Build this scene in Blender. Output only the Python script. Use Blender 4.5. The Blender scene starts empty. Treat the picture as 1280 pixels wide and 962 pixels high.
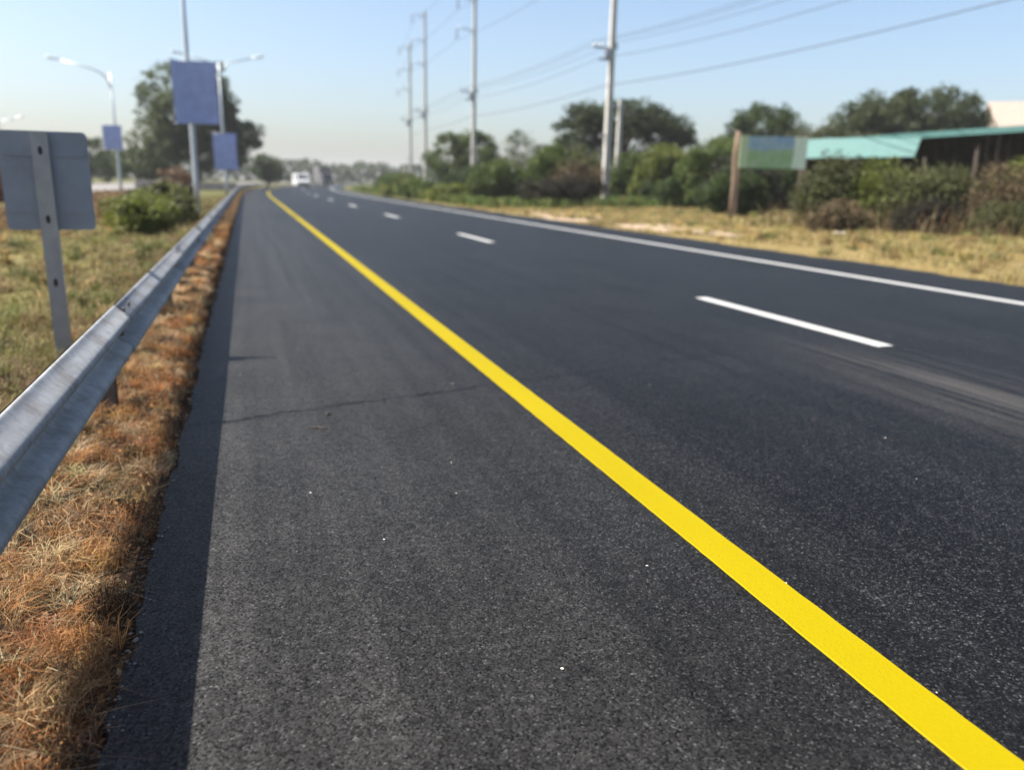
import bpy, math, random
import numpy as np
from mathutils import Vector, Matrix

# ------------------------------------------------------------------ camera
S = bpy.context.scene
COL = S.collection
CAM_H = 1.3
cd = bpy.data.cameras.new('camera'); cam = bpy.data.objects.new('camera', cd); COL.objects.link(cam)
YAW, PITCH, ROLL = 0.31615, 0.24685, math.radians(1.2)
fw = Vector((math.sin(YAW)*math.cos(PITCH), math.cos(YAW)*math.cos(PITCH), -math.sin(PITCH)))
rt = Vector((math.cos(YAW), -math.sin(YAW), 0)); up = rt.cross(fw)
r2 = rt*math.cos(ROLL)+up*math.sin(ROLL); u2 = up*math.cos(ROLL)-rt*math.sin(ROLL)
m = Matrix((r2, u2, -fw)).transposed().to_4x4(); m.translation = (0, 0, CAM_H)
cam.matrix_world = m
cd.sensor_width = 36; cd.lens = 36*1000/1280
cd.clip_start = 0.05; cd.clip_end = 6000
cd.dof.use_dof = True; cd.dof.focus_distance = 2.5; cd.dof.aperture_fstop = 1.5
S.camera = cam
# ------------------------------------------------------------------ sky, sun, exposure
SUN_VEC = Vector((-0.76, 0.22, 1.0)).normalized()          # direction towards the sun
elev = math.asin(SUN_VEC.z); az = math.atan2(SUN_VEC.x, SUN_VEC.y)
w = bpy.data.worlds.new('World'); S.world = w; w.use_nodes = True
nt = w.node_tree; bg = nt.nodes['Background']
sky = nt.nodes.new('ShaderNodeTexSky'); sky.sky_type = 'NISHITA'; sky.sun_disc = False
sky.sun_elevation = elev; sky.sun_rotation = az
sky.altitude = 0; sky.air_density = 1.0; sky.dust_density = 2.6; sky.ozone_density = 2.6
nt.links.new(sky.outputs[0], bg.inputs[0]); bg.inputs[1].default_value = 0.074
sl = bpy.data.lights.new('sun', 'SUN'); sun = bpy.data.objects.new('sun', sl); COL.objects.link(sun)
sl.energy = 5.0; sl.angle = math.radians(0.5); sl.color = (1, .95, .87)
sun.rotation_euler = (-SUN_VEC).to_track_quat('-Z', 'Y').to_euler(); sun.location = (-30, 10, 50)
S.view_settings.view_transform = 'Standard'; S.view_settings.look = 'None'
S.view_settings.exposure = 1.55; S.view_settings.gamma = 1.0
S.render.engine = 'CYCLES'

rng = np.random.default_rng(7)

# ------------------------------------------------------------------ helpers
def curve(y):                                               # the carriageway bends gently right far away
    y = np.asarray(y, float)
    return 0.0007*np.clip(y-60, 0, None)**2

def tag(o, label=None, cat=None, group=None, kind=None):
    if label: o['label'] = label
    if cat: o['category'] = cat
    if group: o['group'] = group
    if kind: o['kind'] = kind
    return o

def thing(name, label, cat, loc=(0, 0, 0), rz=0, group=None):
    o = bpy.data.objects.new(name, None); COL.objects.link(o)
    o.location = loc; o.rotation_euler = (0, 0, rz); o.empty_display_size = .2
    return tag(o, label, cat, group)

def link(name, me, parent=None, loc=(0, 0, 0), rot=(0, 0, 0), scale=(1, 1, 1)):
    o = bpy.data.objects.new(name, me); COL.objects.link(o)
    o.parent = parent; o.location = loc; o.rotation_euler = rot; o.scale = scale
    return o

class MB:
    def __init__(s): s.v = []; s.f = []
    def add(s, vs, fs):
        k = len(s.v); s.v += [tuple(v) for v in vs]; s.f += [tuple(i+k for i in f) for f in fs]; return s
    def box(s, c, d, rot=None, bev=0.0):
        hx, hy, hz = d[0]/2, d[1]/2, d[2]/2
        if bev <= 0:
            vs = [Vector((x, y, z)) for x in (-hx, hx) for y in (-hy, hy) for z in (-hz, hz)]
            fs = [(0, 1, 3, 2), (4, 6, 7, 5), (0, 4, 5, 1), (2, 3, 7, 6), (0, 2, 6, 4), (1, 5, 7, 3)]
        else:
            b = bev; vs = []; fs = []
            ring = [(-hx+b, -hy), (hx-b, -hy), (hx, -hy+b), (hx, hy-b), (hx-b, hy), (-hx+b, hy), (-hx, hy-b), (-hx, -hy+b)]
            inn = [(-hx+b, -hy+b), (hx-b, -hy+b), (hx-b, -hy+b), (hx-b, hy-b), (hx-b, hy-b), (-hx+b, hy-b), (-hx+b, hy-b), (-hx+b, -hy+b)]
            for z, rr in ((-hz, inn), (-hz+b, ring), (hz-b, ring), (hz, inn)):
                vs += [Vector((p[0], p[1], z)) for p in rr]
            for k in range(3):
                for i in range(8):
                    j = (i+1) % 8; fs.append((k*8+i, k*8+j, k*8+8+j, k*8+8+i))
            fs.append(tuple(range(7, -1, -1))); fs.append(tuple(range(24, 32)))
        if rot is not None: vs = [rot @ v for v in vs]
        c = Vector(c); return s.add([v+c for v in vs], fs)
    def tube(s, pts, rad, n=8, cap=True, ph=0.0):
        pts = [Vector(p) for p in pts]; vs = []; fs = []
        ref = Vector((0, 0, 1)) if abs((pts[-1]-pts[0]).normalized().z) < .9 else Vector((1, 0, 0))
        for i, p in enumerate(pts):
            d = (pts[min(i+1, len(pts)-1)]-pts[max(i-1, 0)]).normalized()
            a = d.cross(ref).normalized(); b = d.cross(a)
            r = rad[i] if hasattr(rad, '__len__') else rad
            vs += [p+(a*math.cos(2*math.pi*k/n+ph)+b*math.sin(2*math.pi*k/n+ph))*r for k in range(n)]
        for i in range(len(pts)-1):
            for k in range(n):
                j = (k+1) % n; fs.append((i*n+k, i*n+j, (i+1)*n+j, (i+1)*n+k))
        if cap: fs.append(tuple(range(n-1, -1, -1))); fs.append(tuple(range((len(pts)-1)*n, len(pts)*n)))
        return s.add(vs, fs)
    def prism(s, outline, axis, t0, t1):                    # outline (a,b) extruded along axis
        def P(a, b, t): return {'x': (t, a, b), 'y': (a, t, b), 'z': (a, b, t)}[axis]
        n = len(outline)
        vs = [P(a, b, t0) for a, b in outline]+[P(a, b, t1) for a, b in outline]
        fs = [tuple(range(n)), tuple(range(2*n-1, n-1, -1))]+[(i, i+n, (i+1) % n+n, (i+1) % n) for i in range(n)]
        return s.add(vs, fs)
    def mesh(s, name, mat, smooth=False):
        me = bpy.data.meshes.new(name); me.from_pydata(s.v, [], s.f)
        bm_fix(me)
        if mat: me.materials.append(mat)
        me.polygons.foreach_set('use_smooth', [bool(smooth)]*len(me.polygons))
        me.update(); return me
    def obj(s, name, mat, parent=None, smooth=False, **k):
        return link(name, s.mesh(name, mat, smooth), parent, **k)

import bmesh
def bm_fix(me):
    b = bmesh.new(); b.from_mesh(me); bmesh.ops.recalc_face_normals(b, faces=b.faces); b.to_mesh(me); b.free()

def np_mesh(name, V, starts, totals, loops, mat, colors=None, smooth=False):
    me = bpy.data.meshes.new(name)
    me.vertices.add(len(V)); me.vertices.foreach_set('co', np.asarray(V, np.float32).ravel())
    me.loops.add(len(loops)); me.loops.foreach_set('vertex_index', np.asarray(loops, np.int32))
    me.polygons.add(len(starts)); me.polygons.foreach_set('loop_start', np.asarray(starts, np.int32))
    me.polygons.foreach_set('loop_total', np.asarray(totals, np.int32))
    me.polygons.foreach_set('use_smooth', np.full(len(starts), bool(smooth)))
    if colors is not None:
        a = me.attributes.new('tint', 'FLOAT_COLOR', 'POINT')
        c = np.ones((len(V), 4), np.float32); c[:, :3] = colors; a.data.foreach_set('color', c.ravel())
    me.materials.append(mat); me.update(calc_edges=True); me.validate(); return me

def blades_mesh(name, P, h, wd, lean, color, mat, r=rng, curl=.6):
    """grass blades: base points P (N,3), heights h, widths wd, lean = horizontal reach as a share of the height"""
    N = len(P); a = r.uniform(0, 2*math.pi, N); t = r.uniform(0, 2*math.pi, N)
    d = np.stack([np.cos(a), np.sin(a), np.zeros(N)], 1); s = np.stack([np.cos(t), np.sin(t), np.zeros(N)], 1)
    lean = (lean*r.uniform(.3, 1.4, N))[:, None]; h = h[:, None]; wd = np.broadcast_to(wd, (N,))[:, None]
    zup = np.array([[0, 0, 1.]])
    mid = P+zup*h*.55+d*h*lean*(1-curl)*.6
    tip = P+zup*h*np.clip(1-.25*lean, .12, 1)+d*h*lean
    V = np.stack([P-s*wd/2, P+s*wd/2, mid+s*wd*.4, mid-s*wd*.4, tip], 1).reshape(-1, 3)
    b = np.arange(N)[:, None]*5
    loops = (b+np.array([[0, 1, 2, 3, 3, 2, 4]])).ravel()
    st = (np.arange(N)[:, None]*7+np.array([[0, 4]])).ravel(); tt = np.tile([4, 3], N)
    return np_mesh(name, V, st, tt, loops, mat, np.repeat(color, 5, 0))

def leaves_mesh(name, P, size, color, mat, r=rng, upbias=.35, ratio=.5):
    N = len(P); n = r.normal(size=(N, 3)); n[:, 2] = np.abs(n[:, 2])+upbias; n /= np.linalg.norm(n, axis=1)[:, None]
    a = np.cross(n, r.normal(size=(N, 3))); a /= np.linalg.norm(a, axis=1)[:, None]+1e-9; b = np.cross(n, a)
    sz = (size*r.uniform(.6, 1.35, N))[:, None]
    V = np.stack([P-a*sz*.5, P+b*sz*ratio*.5+n*sz*.06, P+a*sz*.5, P-b*sz*ratio*.5+n*sz*.06], 1).reshape(-1, 3)
    return np_mesh(name, V, np.arange(N)*4, np.full(N, 4), np.arange(N*4), mat, np.repeat(color, 4, 0))

def vnoise(x, y, seed=0):                                   # smooth 2-D value noise in numpy, 0..1
    x = np.asarray(x, float); y = np.asarray(y, float)
    xi = np.floor(x).astype(np.int64); yi = np.floor(y).astype(np.int64); fx = x-xi; fy = y-yi
    fx = fx*fx*(3-2*fx); fy = fy*fy*(3-2*fy)
    def H(a, b):
        q = (a*374761393+b*668265263+seed*144665) & 0x7fffffff
        q = ((q ^ (q >> 13))*1274126177) & 0x7fffffff
        return ((q ^ (q >> 16)) & 0xffff)/65535.
    return (H(xi, yi)*(1-fx)+H(xi+1, yi)*fx)*(1-fy)+(H(xi, yi+1)*(1-fx)+H(xi+1, yi+1)*fx)*fy

# ------------------------------------------------------------------ materials
def new_mat(name):
    mt = bpy.data.materials.new(name); mt.use_nodes = True
    nt = mt.node_tree; return mt, nt, nt.nodes['Principled BSDF']
def N(nt, typ, **k):
    n = nt.nodes.new(typ)
    for a, b in k.items(): setattr(n, a, b)
    return n
def setin(n, **k):
    for a, b in k.items(): n.inputs[a.replace('_', ' ')].default_value = b
def ramp(nt, src, stops):
    r = N(nt, 'ShaderNodeValToRGB'); e = r.color_ramp.elements
    while len(e) < len(stops): e.new(.5)
    for i, (p, c) in enumerate(stops):
        e[i].position = p; e[i].color = (c, c, c, 1) if not hasattr(c, '__len__') else (*c, 1)
    nt.links.new(src, r.inputs[0]); return r.outputs[0]
def mixc(nt, fac, a, b, mode='MIX'):
    x = N(nt, 'ShaderNodeMix', data_type='RGBA', blend_type=mode)
    for sock, v in ((x.inputs[0], fac), (x.inputs[6], a), (x.inputs[7], b)):
        if hasattr(v, 'links'): nt.links.new(v, sock)
        elif hasattr(v, '__len__'): sock.default_value = (*v, 1)
        else: sock.default_value = v
    return x.outputs[2]
def math_(nt, op, a, b=None, c=None, clamp=False):
    x = N(nt, 'ShaderNodeMath', operation=op, use_clamp=clamp)
    for i, v in enumerate((a, b, c)):
        if v is None: continue
        if hasattr(v, 'links'): nt.links.new(v, x.inputs[i])
        else: x.inputs[i].default_value = v
    return x.outputs[0]
def noise(nt, co, scale, detail=4, rough=.55):
    n = N(nt, 'ShaderNodeTexNoise'); setin(n, Scale=scale, Detail=detail, Roughness=rough)
    nt.links.new(co, n.inputs['Vector']); return n.outputs['Fac']
def mapping(nt, co, scale=(1, 1, 1), loc=(0, 0, 0), rot=(0, 0, 0)):
    mp = N(nt, 'ShaderNodeMapping'); setin(mp, Scale=scale, Location=loc, Rotation=rot)
    nt.links.new(co, mp.inputs['Vector']); return mp.outputs[0]
def coord(nt): return N(nt, 'ShaderNodeTexCoord').outputs['Object']
def bump(nt, h, strength, dist, b):
    n = N(nt, 'ShaderNodeBump'); setin(n, Strength=strength, Distance=dist)
    nt.links.new(h, n.inputs['Height']); nt.links.new(n.outputs[0], b.inputs['Normal'])

def simple(name, col, rough=.6, metal=0., var=.18, scale=8., bmp=.0, spec=.5):
    mt, nt, b = new_mat(name); co = coord(nt)
    n = noise(nt, co, scale, 5)
    if metal < .3: col = tuple(c*.8 for c in col)
    dark = tuple(c*(1-var) for c in col); lite = tuple(min(1, c*(1+var)) for c in col)
    nt.links.new(ramp(nt, n, [(.3, dark), (.7, lite)]), b.inputs['Base Color'])
    setin(b, Roughness=rough, Metallic=metal); b.inputs['Specular IOR Level'].default_value = spec
    if bmp: bump(nt, noise(nt, co, scale*6, 4), bmp, .01, b)
    return mt

def foliage(name, trans=.35, rough=.55):
    mt, nt, b = new_mat(name)
    at = N(nt, 'ShaderNodeAttribute', attribute_name='tint')
    nt.links.new(at.outputs['Color'], b.inputs['Base Color']); setin(b, Roughness=rough)
    b.inputs['Specular IOR Level'].default_value = .25
    tr = N(nt, 'ShaderNodeBsdfTranslucent'); nt.links.new(at.outputs['Color'], tr.inputs[0])
    mx = N(nt, 'ShaderNodeMixShader'); mx.inputs[0].default_value = trans
    out = nt.nodes['Material Output']
    nt.links.new(b.outputs[0], mx.inputs[1]); nt.links.new(tr.outputs[0], mx.inputs[2]); nt.links.new(mx.outputs[0], out.inputs[0])
    return mt

def mat_asphalt():
    mt, nt, b = new_mat('asphalt'); co = coord(nt)
    sx = N(nt, 'ShaderNodeSeparateXYZ'); nt.links.new(co, sx.inputs[0]); X, Y = sx.outputs[0], sx.outputs[1]
    vo = N(nt, 'ShaderNodeTexVoronoi'); setin(vo, Scale=165.0); nt.links.new(co, vo.inputs['Vector'])
    vs = N(nt, 'ShaderNodeSeparateColor'); nt.links.new(vo.outputs['Color'], vs.inputs[0])
    vo2 = N(nt, 'ShaderNodeTexVoronoi'); setin(vo2, Scale=70.0); nt.links.new(co, vo2.inputs['Vector'])
    vs2 = N(nt, 'ShaderNodeSeparateColor'); nt.links.new(vo2.outputs['Color'], vs2.inputs[0])
    stone = ramp(nt, vs.outputs[0], [(0, (.0010, .0010, .0011)), (.5, (.0026, .0027, .0030)), (.8, (.0075, .0075, .0081)), (.96, (.022, .022, .023)), (1., (.05, .05, .05))])
    big = ramp(nt, noise(nt, co, .9, 5, .6), [(.3, .72), (.7, 1.28)])
    c = mixc(nt, 1, stone, big, 'MULTIPLY')
    streak = ramp(nt, noise(nt, mapping(nt, co, (6, .12, 1)), 1.0, 5, .6), [(.3, .68), (.7, 1.34)])   # brushed along the travel direction
    c = mixc(nt, 1, c, streak, 'MULTIPLY')
    mott = ramp(nt, noise(nt, co, 22, 4, .7), [(.3, .68), (.7, 1.32)]); c = mixc(nt, 1, c, mott, 'MULTIPLY')
    # pale dust on the hard shoulder, thinning out past the yellow line
    du = math_(nt, 'SUBTRACT', 1, math_(nt, 'MULTIPLY_ADD', X, 1/2.3, .05, clamp=True))
    du = math_(nt, 'MULTIPLY', du, math_(nt, 'MULTIPLY', mott, math_(nt, 'MULTIPLY', streak, ramp(nt, noise(nt, co, 1.6, 6, .62), [(.25, .45), (.75, 1.05)]))))
    c = mixc(nt, math_(nt, 'MULTIPLY', du, .32), c, mixc(nt, vs.outputs[1], (.008, .0077, .0073), (.125, .119, .112)))
    # tyre-polished dusty band beside the lane dashes
    mk = math_(nt, 'SUBTRACT', 1, math_(nt, 'MULTIPLY', math_(nt, 'ABSOLUTE', math_(nt, 'SUBTRACT', X, 4.55)), 1.25), clamp=True)
    my = ramp(nt, math_(nt, 'DIVIDE', Y, 12.0), [(.0, .7), (.36, 1.), (.52, .0)])
    st2 = ramp(nt, noise(nt, mapping(nt, co, (11, .35, 1), (3, 0, 0)), 1.0, 5, .6), [(.40, 0.), (.60, 1.)])
    band = math_(nt, 'MULTIPLY', math_(nt, 'MULTIPLY', mk, my), st2)
    c = mixc(nt, math_(nt, 'MULTIPLY', band, .7), c, (.055, .05, .045))
    # a joint across the carriageway, broken up by noise
    wob = math_(nt, 'MULTIPLY', math_(nt, 'SUBTRACT', noise(nt, co, 2.2, 6, .7), .5), .30)
    line = math_(nt, 'SUBTRACT', math_(nt, 'SUBTRACT', Y, math_(nt, 'MULTIPLY_ADD', X, .27, 4.54)), wob)
    cr = math_(nt, 'SUBTRACT', 1, math_(nt, 'MULTIPLY', math_(nt, 'ABSOLUTE', line), 26.), clamp=True)
    gap = ramp(nt, noise(nt, co, 3.5, 3), [(.36, .55), (.52, 1.)])
    cr = math_(nt, 'MULTIPLY', math_(nt, 'MULTIPLY', cr, gap), ramp(nt, math_(nt, 'DIVIDE', X, 10.0), [(.22, 1.), (.46, 0.)]))
    c = mixc(nt, math_(nt, 'MULTIPLY', cr, .9), c, (.001, .001, .001))
    # rare pale chips of stone
    chip = math_(nt, 'MULTIPLY', math_(nt, 'GREATER_THAN', vs2.outputs[0], .9997), math_(nt, 'LESS_THAN', vo2.outputs['Distance'], .33))
    c = mixc(nt, math_(nt, 'MULTIPLY', chip, .8), c, (.55, .52, .46))
    nt.links.new(c, b.inputs['Base Color'])
    nt.links.new(ramp(nt, vs.outputs[2], [(0, .38), (1, .60)]), b.inputs['Roughness'])
    b.inputs['Specular IOR Level'].default_value = .06
    hgt = math_(nt, 'SUBTRACT', math_(nt, 'SUBTRACT', math_(nt, 'MULTIPLY', vs.outputs[1], .6), vo.outputs['Distance']), cr)
    setin(b, Sheen_Weight=.03, Sheen_Roughness=.3); b.inputs['Sheen Tint'].default_value = (1, .98, .95, 1)
    bump(nt, hgt, .30, .003, b)
    return mt

def mat_paint(name, col, dirt=(.06, .06, .06), amount=.5):
    mt, nt, b = new_mat(name); co = coord(nt)
    vo = N(nt, 'ShaderNodeTexVoronoi'); setin(vo, Scale=150.0); nt.links.new(co, vo.inputs['Vector'])
    n1 = noise(nt, co, 60, 5, .7); n2 = noise(nt, mapping(nt, co, (3, .5, 1)), 1.5, 5, .6)
    c = mixc(nt, ramp(nt, n2, [(.35, 0.), (.75, .22)]), col, tuple(x*.72 for x in col))
    wear = ramp(nt, math_(nt, 'MULTIPLY', n1, ramp(nt, n2, [(.3, .8), (.7, 1.1)])), [(.66, 0.), (.74, amount)])
    c = mixc(nt, wear, c, dirt); nt.links.new(c, b.inputs['Base Color']); setin(b, Roughness=.6); b.inputs['Specular IOR Level'].default_value = .06
    bump(nt, vo.outputs['Distance'], .25, .002, b); return mt

def mat_ground():
    mt, nt, b = new_mat('soil_and_turf'); co = coord(nt)
    sx = N(nt, 'ShaderNodeSeparateXYZ'); nt.links.new(co, sx.inputs[0]); X = sx.outputs[0]; Y = sx.outputs[1]
    n1 = noise(nt, co, .35, 6, .6); n2 = noise(nt, co, 6, 6, .7); n3 = noise(nt, co, 45, 5, .7)
    turf = ramp(nt, n2, [(.28, (.07, .075, .025)), (.5, (.17, .15, .055)), (.75, (.27, .21, .09))])
    dry = ramp(nt, n3, [(.3, (.03, .018, .01)), (.5, (.08, .05, .028)), (.7, (.18, .12, .07))])
    gold = ramp(nt, n2, [(.25, (.12, .10, .035)), (.5, (.22, .165, .065)), (.8, (.30, .22, .11))])
    green = ramp(nt, n2, [(.3, (.05, .065, .018)), (.7, (.13, .125, .04))])
    left = mixc(nt, ramp(nt, math_(nt, 'MULTIPLY_ADD', X, .5, 1.45), [(.25, 0.), (.6, 1.)]), turf, dry)       # bare dry strip by the asphalt
    right = mixc(nt, ramp(nt, math_(nt, 'ADD', math_(nt, 'DIVIDE', math_(nt, 'SUBTRACT', X, 10), 40.), math_(nt, 'MULTIPLY', n1, .25)), [(.26, 0.), (.42, 1.)]), gold, green)
    c = mixc(nt, math_(nt, 'GREATER_THAN', X, 5.), left, right)
    far = ramp(nt, math_(nt, 'DIVIDE', Y, 200.), [(.2, 0.), (.35, .8)])
    c = mixc(nt, far, c, green)
    c = mixc(nt, 1, c, (.68, .68, .68), 'MULTIPLY'); nt.links.new(c, b.inputs['Base Color']); setin(b, Roughness=.95); b.inputs['Specular IOR Level'].default_value = .1
    bump(nt, n3, .8, .02, b); return mt

def mat_galv():
    mt, nt, b = new_mat('galvanised_steel'); co = coord(nt)
    vo = N(nt, 'ShaderNodeTexVoronoi'); setin(vo, Scale=38.0); nt.links.new(co, vo.inputs['Vector'])
    sp = ramp(nt, vo.outputs['Color'], [(.1, (.28, .283, .286)), (.9, (.36, .363, .366))])
    st = ramp(nt, noise(nt, mapping(nt, co, (3, .35, 7)), 1.6, 6, .65), [(.35, .80), (.62, 1.05)])
    c = mixc(nt, 1, sp, st, 'MULTIPLY')
    du = ramp(nt, noise(nt, co, 5.5, 7, .7), [(.48, 0.), (.72, .7)])
    c = mixc(nt, du, c, (.15, .125, .10))
    nt.links.new(c, b.inputs['Base Color'])
    nt.links.new(ramp(nt, noise(nt, co, 14, 5), [(.3, .5), (.7, .75)]), b.inputs['Roughness'])
    setin(b, Metallic=.12); b.inputs['Specular IOR Level'].default_value = .15; bump(nt, noise(nt, co, 9, 3), .12, .01, b); return mt

M = dict(
    asphalt=mat_asphalt(), yellow=mat_paint('yellow_road_paint', (.222, .172, .0002), (.10, .08, .02), .45),
    white=mat_paint('white_road_paint', (.33, .33, .325), (.08, .12, .12), .4), ground=mat_ground(), galv=mat_galv(),
    grass=foliage('grass_blade', .35, .7), leaf=foliage('leaf', .38), dead=foliage('dry_leaf', .2, .8),
    bark=simple('bark', (.13, .10, .075), .9, 0, .35, 12, .8), concrete=simple('pole_concrete', (.47, .45, .41), .85, 0, .14, 5, .3),
    roadcon=simple('pale_road_concrete', (.20, .185, .175), .9, 0, .12, 2, .2), wallcon=simple('barrier_concrete', (.34, .30, .28), .85, 0, .12, 2, .2),
    dirt=simple('packed_dirt', (.30, .22, .14), .95, 0, .22, 2.2, .6), rustpost=simple('weathered_post_steel', (.13, .105, .085), .75, .25, .35, 20, .4),
    signback=simple('sign_back_metal', (.20, .225, .265), .55, .3, .12, 6), signpost=simple('sign_post_metal', (.27, .275, .28), .5, .45, .14, 9),
    hole=simple('bolt_hole_shadow_steel', (.03, .03, .033), .8, .2), lamp=simple('lamp_pole_steel', (.40, .43, .46), .45, .5, .08, 3),
    lamphead=simple('lamp_housing', (.46, .48, .49), .5, .3), lampglass=simple('lamp_lens', (.7, .72, .72), .2, 0, .03),
    blue=simple('blue_banner_cloth', (.36, .43, .72), .85, 0, .12, 3), rod=simple('banner_rod', (.3, .3, .32), .5, .6),
    wood=simple('weathered_wood', (.20, .135, .09), .9, 0, .3, 10, .5), teal=simple('turquoise_roof_sheet', (.05, .145, .135), .6, .1, .08, 2),
    timber=simple('dark_timber', (.06, .045, .035), .9, 0, .3, 7), darkwall=simple('dark_shed_wall', (.055, .045, .04), .9, 0, .3, 4),
    cream=simple('cream_render', (.40, .33, .26), .9, 0, .08, 1.5), tile=simple('beige_roof', (.33, .26, .21), .85, 0, .12, 3),
    glass=simple('window_glass', (.03, .035, .04), .08, 0, .05), steel=simple('crossarm_steel', (.33, .35, .38), .5, .6),
    insul=simple('porcelain_insulator', (.20, .20, .21), .25, 0), cable=simple('black_cable', (.05, .05, .055), .6),
    carwhite=simple('white_car_paint', (.78, .79, .80), .25, 0, .03), tyre=simple('tyre_rubber', (.02, .02, .02), .85), rim=simple('wheel_rim', (.45, .45, .46), .35, .8),
    headlight=simple('headlight_lens', (.75, .77, .78), .12, 0, .03), grille=simple('dark_plastic', (.025, .025, .028), .5), truck=simple('truck_body', (.11, .105, .115), .5, 0, .1),
    litter=simple('white_litter', (.8, .79, .76), .7), stone=simple('pale_stone', (.20, .18, .15), .9, 0, .4, 30, .3), boardback=simple('sign_frame', (.30, .27, .22), .8))

# ------------------------------------------------------------------ ground and roads
def ground_z(x, y):
    xr = np.asarray(x, float)-curve(y)
    z = np.full(np.shape(xr), -.035)
    l = np.clip((-.40-xr)/.12, 0, 1)*(xr < -.3)
    z = z+l*(np.clip((-.42-xr)/.35, .12, 1)*(.055*vnoise(xr*5, np.asarray(y)*4, 3)+.03*vnoise(xr*16, np.asarray(y)*16, 4))+.012)
    z = z-np.clip((-1.6-xr)/6, 0, 1)*.22+np.clip((-1.6-xr)/4, 0, 1)*.12*(vnoise(xr*.6, np.asarray(y)*.4, 9)-.5)
    r = np.clip((xr-10.75)/.8, 0, 1)
    z = z+r*(.045+.06*vnoise(xr*.8, np.asarray(y)*.6, 5)+.05*vnoise(xr*3, np.asarray(y)*3, 6)+np.clip((xr-14)/12, 0, 1)*.15)
    return z

def axis(parts):
    out = []
    for a, b, n in parts: out += list(np.linspace(a, b, n, endpoint=False))
    return np.array(out+[parts[-1][1]])
gx = axis([(-1500, -120, 12), (-120, -20, 20), (-20, -3, 30), (-3, -1, 20), (-1, -.34, 22), (-.34, 10.6, 10), (10.6, 24, 60), (24, 120, 40), (120, 1500, 12)])
gy = axis([(-300, -10, 8), (-10, 0, 10), (0, 8, 130), (8, 30, 160), (30, 120, 120), (120, 400, 50), (400, 2200, 16)])
GX, GY = np.meshgrid(gx, gy)
GXc = GX+curve(np.clip(GY, None, 400))*(np.abs(GX) < 30)
V = np.stack([GXc, GY, ground_z(GXc, np.clip(GY, None, 400))], 2).reshape(-1, 3)
nx, ny = len(gx), len(gy)
ii = (np.arange(ny-1)[:, None]*nx+np.arange(nx-1)[None]).ravel()
lo = np.stack([ii, ii+1, ii+nx+1, ii+nx], 1).ravel()
g = link('ground', np_mesh('ground', V, np.arange(len(ii))*4, np.full(len(ii), 4), lo, M['ground'], smooth=True)); tag(g, kind='structure')

def strip(name, xs, ys, z, mat, parent=None, follow=True, kind=None, thick=None):
    X, Y = np.meshgrid(np.asarray(xs, float), np.asarray(ys, float))
    if follow: X = X+curve(Y)
    Vv = np.stack([X, Y, np.full(X.shape, z)], 2).reshape(-1, 3); a = len(xs)
    i = (np.arange(len(ys)-1)[:, None]*a+np.arange(a-1)[None]).ravel()
    l = np.stack([i, i+1, i+a+1, i+a], 1).ravel()
    o = link(name, np_mesh(name, Vv, np.arange(len(i))*4, np.full(len(i), 4), l, mat), parent)
    if kind: tag(o, kind=kind)
    return o
ys = axis([(-12, 60, 30), (60, 420, 90)])
# the road sheet has a ragged asphalt edge on both sides
ye = axis([(-12, 0, 60), (0, 14, 420), (14, 60, 300), (60, 420, 90)])
xl = -.40+.035*(vnoise(ye*3, ye*0, 1)-.5)+.03*(vnoise(ye*14, ye*0, 2)-.5)
xr_ = 10.75+.25*(vnoise(ye*.8, ye*0, 11)-.5)+.12*(vnoise(ye*4, ye*0, 12)-.5)
cols = [xl, np.full(ye.shape, .5), np.full(ye.shape, 4.), np.full(ye.shape, 8.), xr_]
RX = np.stack(cols, 1)+curve(ye)[:, None]; RY = np.repeat(ye[:, None], 5, 1)
top = np.stack([RX, RY, np.zeros(RX.shape)], 2).reshape(-1, 3)
nr = len(ye); i = (np.arange(nr-1)[:, None]*5+np.arange(4)[None]).ravel()
lo = np.stack([i, i+1, i+6, i+5], 1)
skL = np.stack([RX[:, 0]-.01, ye, np.full(nr, -.12)], 1); skR = np.stack([RX[:, 4]+.01, ye, np.full(nr, -.12)], 1)
V = np.concatenate([top, skL, skR]); b0 = nr*5; k = np.arange(nr-1)
lo = np.concatenate([lo, np.stack([b0+k, k*5, k*5+5, b0+k+1], 1), np.stack([k*5+4, b0+nr+k, b0+nr+k+1, k*5+9], 1)])
road = link('road', np_mesh('road', V, np.arange(len(lo))*4, np.full(len(lo), 4), lo.ravel(), M['asphalt'])); tag(road, kind='structure')

def line_mesh(name, x0, x1, y0, y1, z, mat, step, jit=.0022, th=.004):
    n = max(2, int((y1-y0)/step)); yy = np.linspace(y0, y1, n)
    c = curve(yy); a = x0+c+jit*(vnoise(yy*37, yy*0+x0, 21)-.5)*2; b = x1+c+jit*(vnoise(yy*37, yy*0+x1, 22)-.5)*2
    Vv = np.concatenate([np.stack([a, yy, yy*0+z], 1), np.stack([b, yy, yy*0+z], 1), np.stack([a-.003, yy, yy*0+z-th], 1), np.stack([b+.003, yy, yy*0+z-th], 1)])
    k = np.arange(n-1)
    l = np.concatenate([np.stack([k, k+n, k+n+1, k+1], 1), np.stack([k+2*n, k, k+1, k+1+2*n], 1), np.stack([k+n, k+3*n, k+1+3*n, k+n+1], 1)])
    return link(name, np_mesh(name, Vv, np.arange(len(l))*4, np.full(len(l), 4), l.ravel(), mat), road)
line_mesh('yellow_edge_line', 1.515, 1.665, -6, 330, .005, M['yellow'], .06)
line_mesh('white_edge_line', 8.87, 9.02, -6, 330, .005, M['white'], .12)
for k in range(-1, 22):
    y0 = 5.45+12*k
    if y0 < -8: continue
    line_mesh('lane_dash', 5.10, 5.25, y0, y0+3.05, .005, M['white'], .05)
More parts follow.
